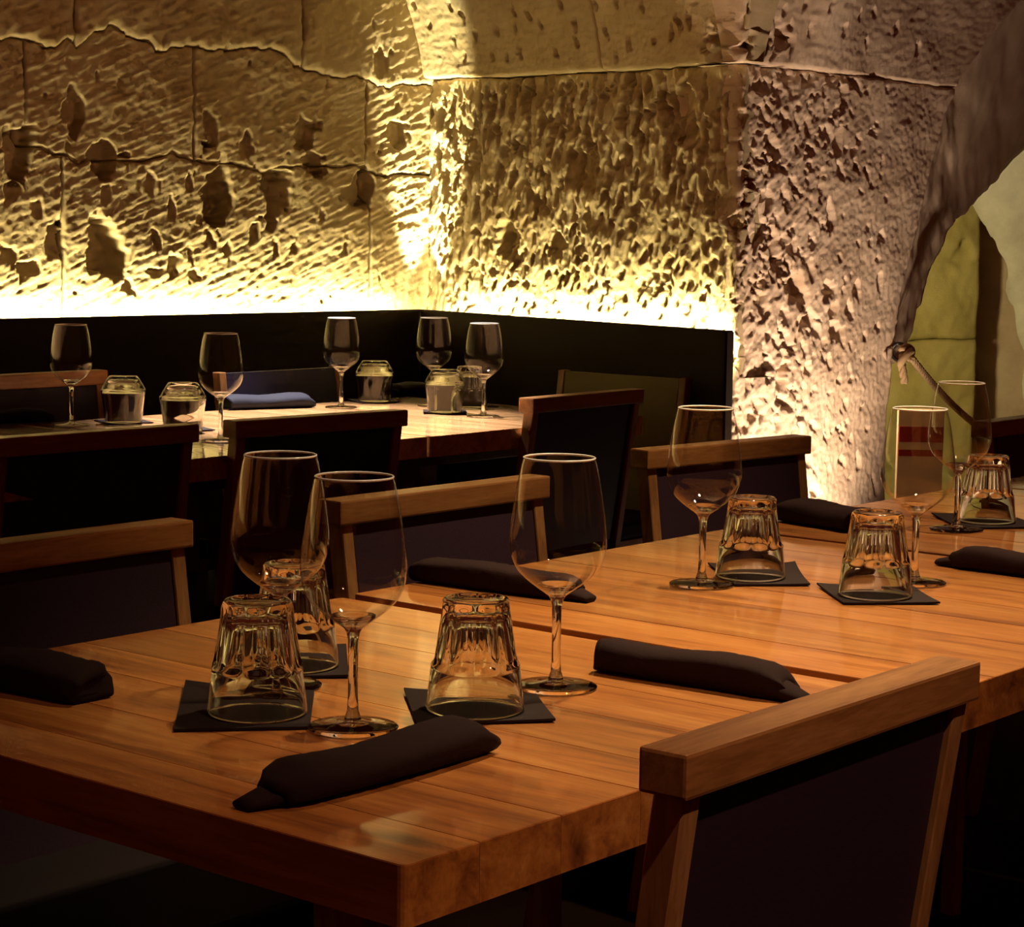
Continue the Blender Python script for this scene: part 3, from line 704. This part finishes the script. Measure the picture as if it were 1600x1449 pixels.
def make_tumbler():
    """Upturned fluted tumbler: mouth down, ten flutes on the upper part."""
    bm = bmesh.new(); n = 120; H = 0.103
    outer = [(.0447, 0.0), (.0452, .0008), (.0449, .002), (.0436, .012), (.0420, .026), (.0408, .038), (.0404, .0425), (.0398, .0455), (.0385, .050), (.0366, .062), (.0345, .076), (.0325, .090), (.0318, .096), (.0305, .1005), (.0285, .1028), (.0255, .103), (.0235, .1022), (.012, .1008), (0, .1005)]
    inner = [(0, .0895), (.014, .0893), (.0215, .0875), (.0248, .083), (.0268, .076), (.0298, .062), (.0333, .048), (.0372, .034), (.0405, .016), (.0425, .004), (.0436, .0004)]
    rings = []
    def addring(r, z, flute):
        if r < 1e-6: rings.append([bm.verts.new((0, 0, z))]); return
        R = []
        for k in range(n):
            a = 2 * math.pi * k / n; rr = r
            if flute:
                ph = (a * 10 / (2 * math.pi)) % 1.0
                rr = r * (1 - flute * (0.085 * (1 - abs(2 * ph - 1) ** 1.8)))
            R.append(bm.verts.new((rr * math.cos(a), rr * math.sin(a), z)))
        rings.append(R)
    for r, z in outer: addring(r, z, max(0, min(1, (z - .0427) / .0028)) * max(0, min(1, (.0985 - z) / .003)))
    for r, z in inner: addring(r, z, 0)
    for q, (a, b_) in enumerate(list(zip(rings[:-1], rings[1:])) + [(rings[-1], rings[0])]):
        for k in range(n):
            k2 = (k + 1) % n
            if len(a) == 1 and len(b_) == 1: continue
            if len(a) == 1: bm.faces.new((a[0], b_[k2], b_[k]))
            elif len(b_) == 1: bm.faces.new((a[k], a[k2], b_[0]))
            else: bm.faces.new((a[k], a[k2], b_[k2], b_[k]))
    bmesh.ops.recalc_face_normals(bm, faces=bm.faces[:])
    return obj('tumbler', bm, M_GLASS, None, smooth=True)
def make_shouldered():
    prof = [(.0405, 0), (.0410, .0008), (.0412, .003), (.0440, .030), (.0475, .055), (.0495, .068), (.0500, .0715), (.0493, .0745), (.0440, .0840), (.0370, .0950), (.0330, .1010), (.0310, .1032), (.029, .104), (0, .104),
            (0, .0935), (.029, .0925), (.0345, .0865), (.0420, .0770), (.0470, .0715), (.0468, .066), (.0448, .055), (.0415, .030), (.0392, .003), (.0394, .0004)]
    bm = lathe(prof, 64, True)
    for f in [f for f in bm.faces if f.calc_area() < 1e-12]: bm.faces.remove(f)
    return obj('shouldered_tumbler', bm, M_GLASS, None, smooth=True)
def quad_coaster(c, label, lift=(0, 0, 0, 0)):
    """Square of black leather, each corner where it lies, corners slightly curled."""
    P = [on(*p, TZ) for p in c]; ctr = sum(P, Vector()) / 4; n = 14; bm = bmesh.new(); T, Bo = [], []
    for j in range(n + 1):
        for i in range(n + 1):
            a, b_ = i / n, j / n
            q = (P[0]*(1-a)*(1-b_) + P[1]*a*(1-b_) + P[2]*a*b_ + P[3]*(1-a)*b_) - ctr
            l = sum(L * w**3 for L, w in zip(lift, ((1-a)*(1-b_), a*(1-b_), a*b_, (1-a)*b_)))
            T.append(bm.verts.new((q.x, q.y, 0.0032 + l))); Bo.append(bm.verts.new((q.x, q.y, 0.0009 + l)))
    I = lambda i, j: j * (n + 1) + i
    for j in range(n):
        for i in range(n):
            bm.faces.new([T[I(*k)] for k in ((i,j),(i+1,j),(i+1,j+1),(i,j+1))]); bm.faces.new([Bo[I(*k)] for k in ((i,j+1),(i+1,j+1),(i+1,j),(i,j))])
    for k in range(n):
        for a, b_ in (((k,0),(k+1,0)), ((n,k),(n,k+1)), ((n-k,n),(n-k-1,n)), ((0,n-k),(0,n-k-1))):
            bm.faces.new((T[I(*b_)], T[I(*a)], Bo[I(*a)], Bo[I(*b_)]))
    bmesh.ops.recalc_face_normals(bm, faces=bm.faces[:])
    return tag(obj('coaster', bm, M_COAST, None, smooth=False, loc=(ctr.x, ctr.y, TZ)), label, 'coaster', 'black coasters under the tumblers')
def square_coaster(px, py, ang, label, size=0.105, lift=(0, 0, 0, 0)):
    ctr = on(px, py, TZ); P = []
    return quad_coaster([to_px(ctr + Vector((math.cos(ang + k * math.pi/2 + math.pi/4), math.sin(ang + k * math.pi/2 + math.pi/4), 0)) * size * .7071) for k in range(4)], label, lift)
def to_px(P):
    d = P - Vector((0, 0, CAM_Z)); z = d.dot(fw); return (800 + F_PX * d.dot(rt) / z, 724.5 - F_PX * d.dot(up) / z)
quad_coaster([(290,1074),(491,1084),(484,1141),(271,1145)], 'black coaster under the tumbler nearest to the table corner on the left', (.004, 0, 0, 0))
quad_coaster([(631,1083),(838,1091),(868,1130),(651,1136)], 'black coaster under the middle fluted tumbler, touching the long napkin roll', (.002, .001, .001, 0))
quad_coaster([(388,1014),(541,1012),(545,1061),(378,1062)], 'black coaster mostly hidden behind the two nearest glasses', (0, .001, .001, 0))
quad_coaster([(1106,884),(1242,890),(1266,917),(1148,917)], 'black coaster with a sharply raised corner on the second table', (.001, .008, .001, 0))
quad_coaster([(1276,917),(1424,921),(1469,946),(1318,946)], 'black coaster under the tumbler before the striped panel', (.002, .003, .001, 0))
quad_coaster([(1455,806),(1572,806),(1632,827),(1500,828)], 'black coaster at the picture edge on the third table', (.002, 0, .001, 0))
square_coaster(287, 672, 0.5, 'coaster under the shouldered tumbler beside the dim chair rail, right one', lift=(.002, .001, 0, .001))
square_coaster(193, 660, 0.5, 'coaster under the leftmost shouldered tumbler')
square_coaster(583, 628, 0.45, 'coaster under the shouldered tumbler above the middle chair rail', lift=(.001, .002, 0, .001))
square_coaster(695, 645, 0.05, 'coaster with a rolled front edge under the shouldered tumbler on the bright table', lift=(0, 0, .003, .003))
square_coaster(736, 635, 0.5, 'coaster under the fluted tumbler on the bright back table', lift=(.002, .002, 0, 0))
firstT = make_tumbler(); firstS = make_shouldered(); cnt = {'t': 0, 's': 0}
def tumbler(px, py, label, kind='t', ang=0.0):
    src = firstT if kind == 't' else firstS
    if cnt[kind] == 0: o = src
    else: o = src.copy(); COL.objects.link(o)
    cnt[kind] += 1; o.location = on(px, py, TZ + 0.0036); o.rotation_euler = (0, 0, ang)
    return tag(o, label, 'tumbler', 'upturned fluted tumblers' if kind == 't' else 'upturned shouldered tumblers')
tumbler(402, 1114, 'upturned fluted tumbler in front, left of the nearest wine glass', ang=.1)
tumbler(742, 1109, 'upturned fluted tumbler right behind the end of the long napkin roll', ang=.3)
tumbler(459, 1040, 'upturned fluted tumbler half hidden behind the nearest wine glass', ang=.5)
tumbler(1172, 902, 'upturned fluted tumbler on the coaster with the raised corner', ang=.2)
tumbler(1367, 931, 'upturned fluted tumbler in front of the wine glass with red stripes', ang=.4)
tumbler(1541, 815, 'upturned fluted tumbler at the picture edge before the dark chair', ang=.15)
tumbler(733, 637, 'small looking fluted tumbler on the bright back table', ang=.25)
tumbler(193, 660, 'leftmost upturned shouldered tumbler on the back row', 's')
tumbler(286, 673, 'upturned shouldered tumbler at the end of the dim chair rail', 's')
tumbler(585, 627, 'upturned shouldered tumbler above the middle back chair rail', 's')
tumbler(695, 644, 'upturned shouldered tumbler on the bright back table, before the fluted one', 's')

# ------------------------------------------------------------------ napkin rolls
def napkin(a, b_, width, height, label, mater=M_NAP, seed=0, tipA='point', tipB='fold'):
    """Rolled cloth from photo point a to b (centre line on the table)."""
    A, B = on(*a, TZ), on(*b_, TZ); d = (B - A); L = d.length; d.normalize(); n = Vector((-d.y, d.x, 0))
    e = tag(empty('napkin_roll', (A + B) / 2 + Vector((0, 0, 0.0)), math.atan2(d.y, d.x)), label, 'napkin', 'dark napkin rolls')
    e.location.z = TZ
    rs = random.Random(seed); bm = bmesh.new(); rings = []; NL, NC = 36, 28
    for i in range(NL + 1):
        t = i / NL; x = -L/2 + L * t
        w = width; h = height
        def taper(k, style):
            # k = 0 at the very end
            if style == 'point': return (0.62 + 0.38 * min(1, k / 0.12) ** 0.7, 0.50 + 0.50 * min(1, k / 0.12) ** 0.6)
            if style == 'fold': return (0.90 + 0.10 * min(1, k / 0.08), 0.72 + 0.28 * min(1, k / 0.07))
            return (0.97, 0.9 + 0.1 * min(1, k / 0.05))
        ka = taper(t, tipA); kb = taper(1 - t, tipB); w *= ka[0] * kb[0]; h *= ka[1] * kb[1]
        h *= 1 + 0.05 * math.sin(t * 9 + seed); off = 0.0025 * math.sin(t * 5 + seed * 2)
        R = []
        for k in range(NC):
            a_ = 2 * math.pi * k / NC; c, s = math.cos(a_), math.sin(a_)
            y = w/2 * math.copysign(abs(c) ** 0.62, c); z = h/2 * math.copysign(abs(s) ** 0.7, s)
            ridge = 0.0012 * math.sin(3 * a_ + t * 2.5 + seed) + 0.0006 * rs.uniform(-1, 1)
            slope = 0.13 * (y / (w + 1e-6)) * h * (1 if seed % 2 else -1)
            R.append(bm.verts.new((x + 0.004 * math.sin(2 * a_ + seed) * (t > .97 or t < .03), y + off + ridge, max(0.0007, h/2 + z + slope * (z > 0) + ridge * .6))))
        rings.append(R)
    for p, q in zip(rings[:-1], rings[1:]):
        for k in range(NC): bm.faces.new((p[k], p[(k+1) % NC], q[(k+1) % NC], q[k]))
    for R, sgn in ((rings[0], 1), (rings[-1], -1)):
        c = sum((v.co for v in R), Vector()) / NC
        inn = [bm.verts.new(c + (v.co - c) * 0.55 + Vector((0.006 * sgn, 0, 0))) for v in R]
        for k in range(NC): bm.faces.new((R[k], R[(k+1) % NC], inn[(k+1) % NC], inn[k]))
        bm.faces.new(inn)
    bmesh.ops.recalc_face_normals(bm, faces=bm.faces[:])
    obj('roll', bm, mater, e, smooth=True)
    # tongue of cloth left out at the pointed end
    for style, sx in ((tipA, -1), (tipB, 1)):
        if style != 'point': continue
        bm = bmesh.new(); T = []
        for i in range(9):
            t = i / 8; x = sx * (L/2 - 0.022 + 0.045 * t); w = width * (0.80 - 0.42 * t); h = height * (0.72 - 0.42 * t)
            sk = width * 0.16 * t * (1 if seed % 2 else -1)
            T.append([bm.verts.new((x, sk + w/2 * math.cos(a_), max(.0007, h * (0.5 + 0.5 * math.sin(a_))))) for a_ in np.linspace(0, 2*math.pi, 15)[:-1]])
        for p, q in zip(T[:-1], T[1:]):
            for k in range(14): bm.faces.new((p[k], p[(k+1) % 14], q[(k+1) % 14], q[k]))
        bm.faces.new(T[0][::-1]); bm.faces.new(T[-1]); bmesh.ops.recalc_face_normals(bm, faces=bm.faces[:])
        obj('cloth_tail', bm, mater, e, smooth=True)
    return e
napkin((424,1262), (748,1172), .052, .030, 'long dark napkin roll at the front of the nearest table', seed=1)
napkin((948,1046), (1235,1094), .052, .032, 'dark napkin roll beside the dark gap, behind the nearest chair rail', seed=2, tipA='blunt', tipB='point')
napkin((-60,1062), (150,1096), .060, .034, 'dark napkin roll at the left edge of the nearest table', seed=3, tipA='blunt')
napkin((660,906), (905,937), .060, .030, 'dark napkin roll behind the middle wine glass on the second table', seed=4, tipA='blunt', tipB='point')
napkin((1232,812), (1345,832), .070, .034, 'dark napkin roll before the chair against the pier', seed=5, tipA='blunt', tipB='blunt')
napkin((1495,885), (1700,912), .055, .030, 'dark napkin roll at the right edge of the second table', seed=6, tipA='point')
napkin((352,640), (484,636), .075, .034, 'blue black napkin roll on the middle back table', M_NAPB, seed=7, tipA='blunt')
napkin((-50,664), (74,659), .075, .030, 'blue napkin roll on the dim back table by the leftmost wine glass', M_NAPB, seed=8)
napkin((612,618), (668,614), .060, .030, 'blue napkin roll between the tumblers on the bright back table', M_NAPB, seed=9)

# ------------------------------------------------------------------ barrier rope on the pier
def W3p(px, py, out):
    s_, z_ = W3.hit(px, py); p = W3.P + W3.d * s_ + W3.n * out; return Vector((p.x, p.y, z_))
k0 = W3p(1396, 556, 0.03)
e = tag(empty('barrier_rope', k0), 'thick hemp rope knotted on the pier corner, sagging across the arch', 'rope')
def local(bm): bmesh.ops.translate(bm, verts=bm.verts[:], vec=-k0); return bm
s_, z_ = W5.hit(1830, 560); end = W5.P + W5.d * s_ + W5.n * 0.03; end.z = z_      # its far end is fixed on the next room's wall
r0 = k0 + Vector((.025, -.02, -.006)); lo_, hi_ = 0.0, 3.0
def rope_at(t, sag):
    p = r0.lerp(end, t); p.z -= sag * t * (1 - t); return p
for _ in range(40):
    mid_ = (lo_ + hi_) / 2; ts = [k / 400 for k in range(1, 200)]
    q_ = min((to_px(rope_at(t, mid_)) for t in ts), key=lambda q: abs(q[0] - 1470))
    if q_[1] < 615: lo_ = mid_
    else: hi_ = mid_
pts = [rope_at(i / 60, lo_) for i in range(61)]
def twisted(pts, R, strands=3, turns=60, n=8, rr=None):
    bm = bmesh.new()
    for sI in range(strands):
        P = []; N = len(pts)
        for i in range(N * 3 - 2):
            f = i / (N * 3 - 3) * (N - 1); j = min(int(f), N - 2); p = pts[j].lerp(pts[j+1], f - j); t = (pts[j+1] - pts[j]).normalized()
            a = t.orthogonal().normalized(); b_ = t.cross(a); ph = 2 * math.pi * (sI / strands + turns * f / (N - 1))
            P.append(p + (a * math.cos(ph) + b_ * math.sin(ph)) * R * 0.5)
        tube(bm, P, R * 0.56, n)
    return bm
obj('rope', local(twisted(pts, 0.0125)), M_ROPE, e, smooth=True)
def arc(c, ax, ay, r0, r1, a0, a1, n=16): return [c + ax * (r0 * math.cos(a)) + ay * (r1 * math.sin(a)) for a in np.linspace(a0, a1, n)]
kx, kz = W3.d, Vector((0, 0, 1))
obj('knot_loop', local(tube(bmesh.new(), arc(k0 + kz * .012 + kx * .008 + N3 * .01, kx, kz, .030, .016, -2.6, 2.9), .011, 10)), M_ROPE, e, smooth=True)
obj('knot_loop', local(tube(bmesh.new(), arc(k0 - kz * .004 - kx * .008 + N3 * .018, (kx + kz * .5).normalized(), (kz + N3 * .6).normalized(), .028, .018, -1.0, 4.2), .011, 10)), M_ROPE, e, smooth=True)
tl = [k0 + Vector((0, 0, -.008)), k0 - kx * .018 + kz * -.030 + N3 * .012, k0 - kx * .012 + kz * -.055 + N3 * .014, k0 + kx * .0 + kz * -.078 + N3 * .012]
obj('rope_tail', local(twisted([tl[0].lerp(tl[1], i / 3) for i in range(3)] + [tl[1].lerp(tl[2], i / 3) for i in range(3)] + [tl[2].lerp(tl[3], i / 3) for i in range(4)], .012, 3, 1.2)), M_ROPE, e, smooth=True)
obj('ring', local(tube(bmesh.new(), arc(k0 + kz * .012 - N3 * .01, kz, N3, .026, .026, 0, 6.2, 20), .005, 8)), M_METAL, e, smooth=True)

# ------------------------------------------------------------------ striped upright panel in the next room
pa = depth(1404, 650, 7.3); pb_ = depth(1476, 650, 7.3); wpx = (pb_ - pa).length
e = tag(empty('striped_panel', ((pa.x + pb_.x) / 2, 7.3, 0)), 'upright panel with red and pale stripes, seen through a wine glass', 'panel')
zs = [(depth(1430, y, 7.3).z) for y in (640, 667, 691, 703, 713, 760)]
obj('board', box(-wpx/2, wpx/2, 0, .03, 0, zs[0], .003), M_PINK, e)
obj('stripe', box(-wpx/2 + .004, wpx/2 - .004, -.003, .0005, zs[2], zs[1]), M_RED, e)
obj('stripe', box(-wpx/2 + .004, wpx/2 - .004, -.003, .0005, zs[4], zs[3]), M_RED, e)
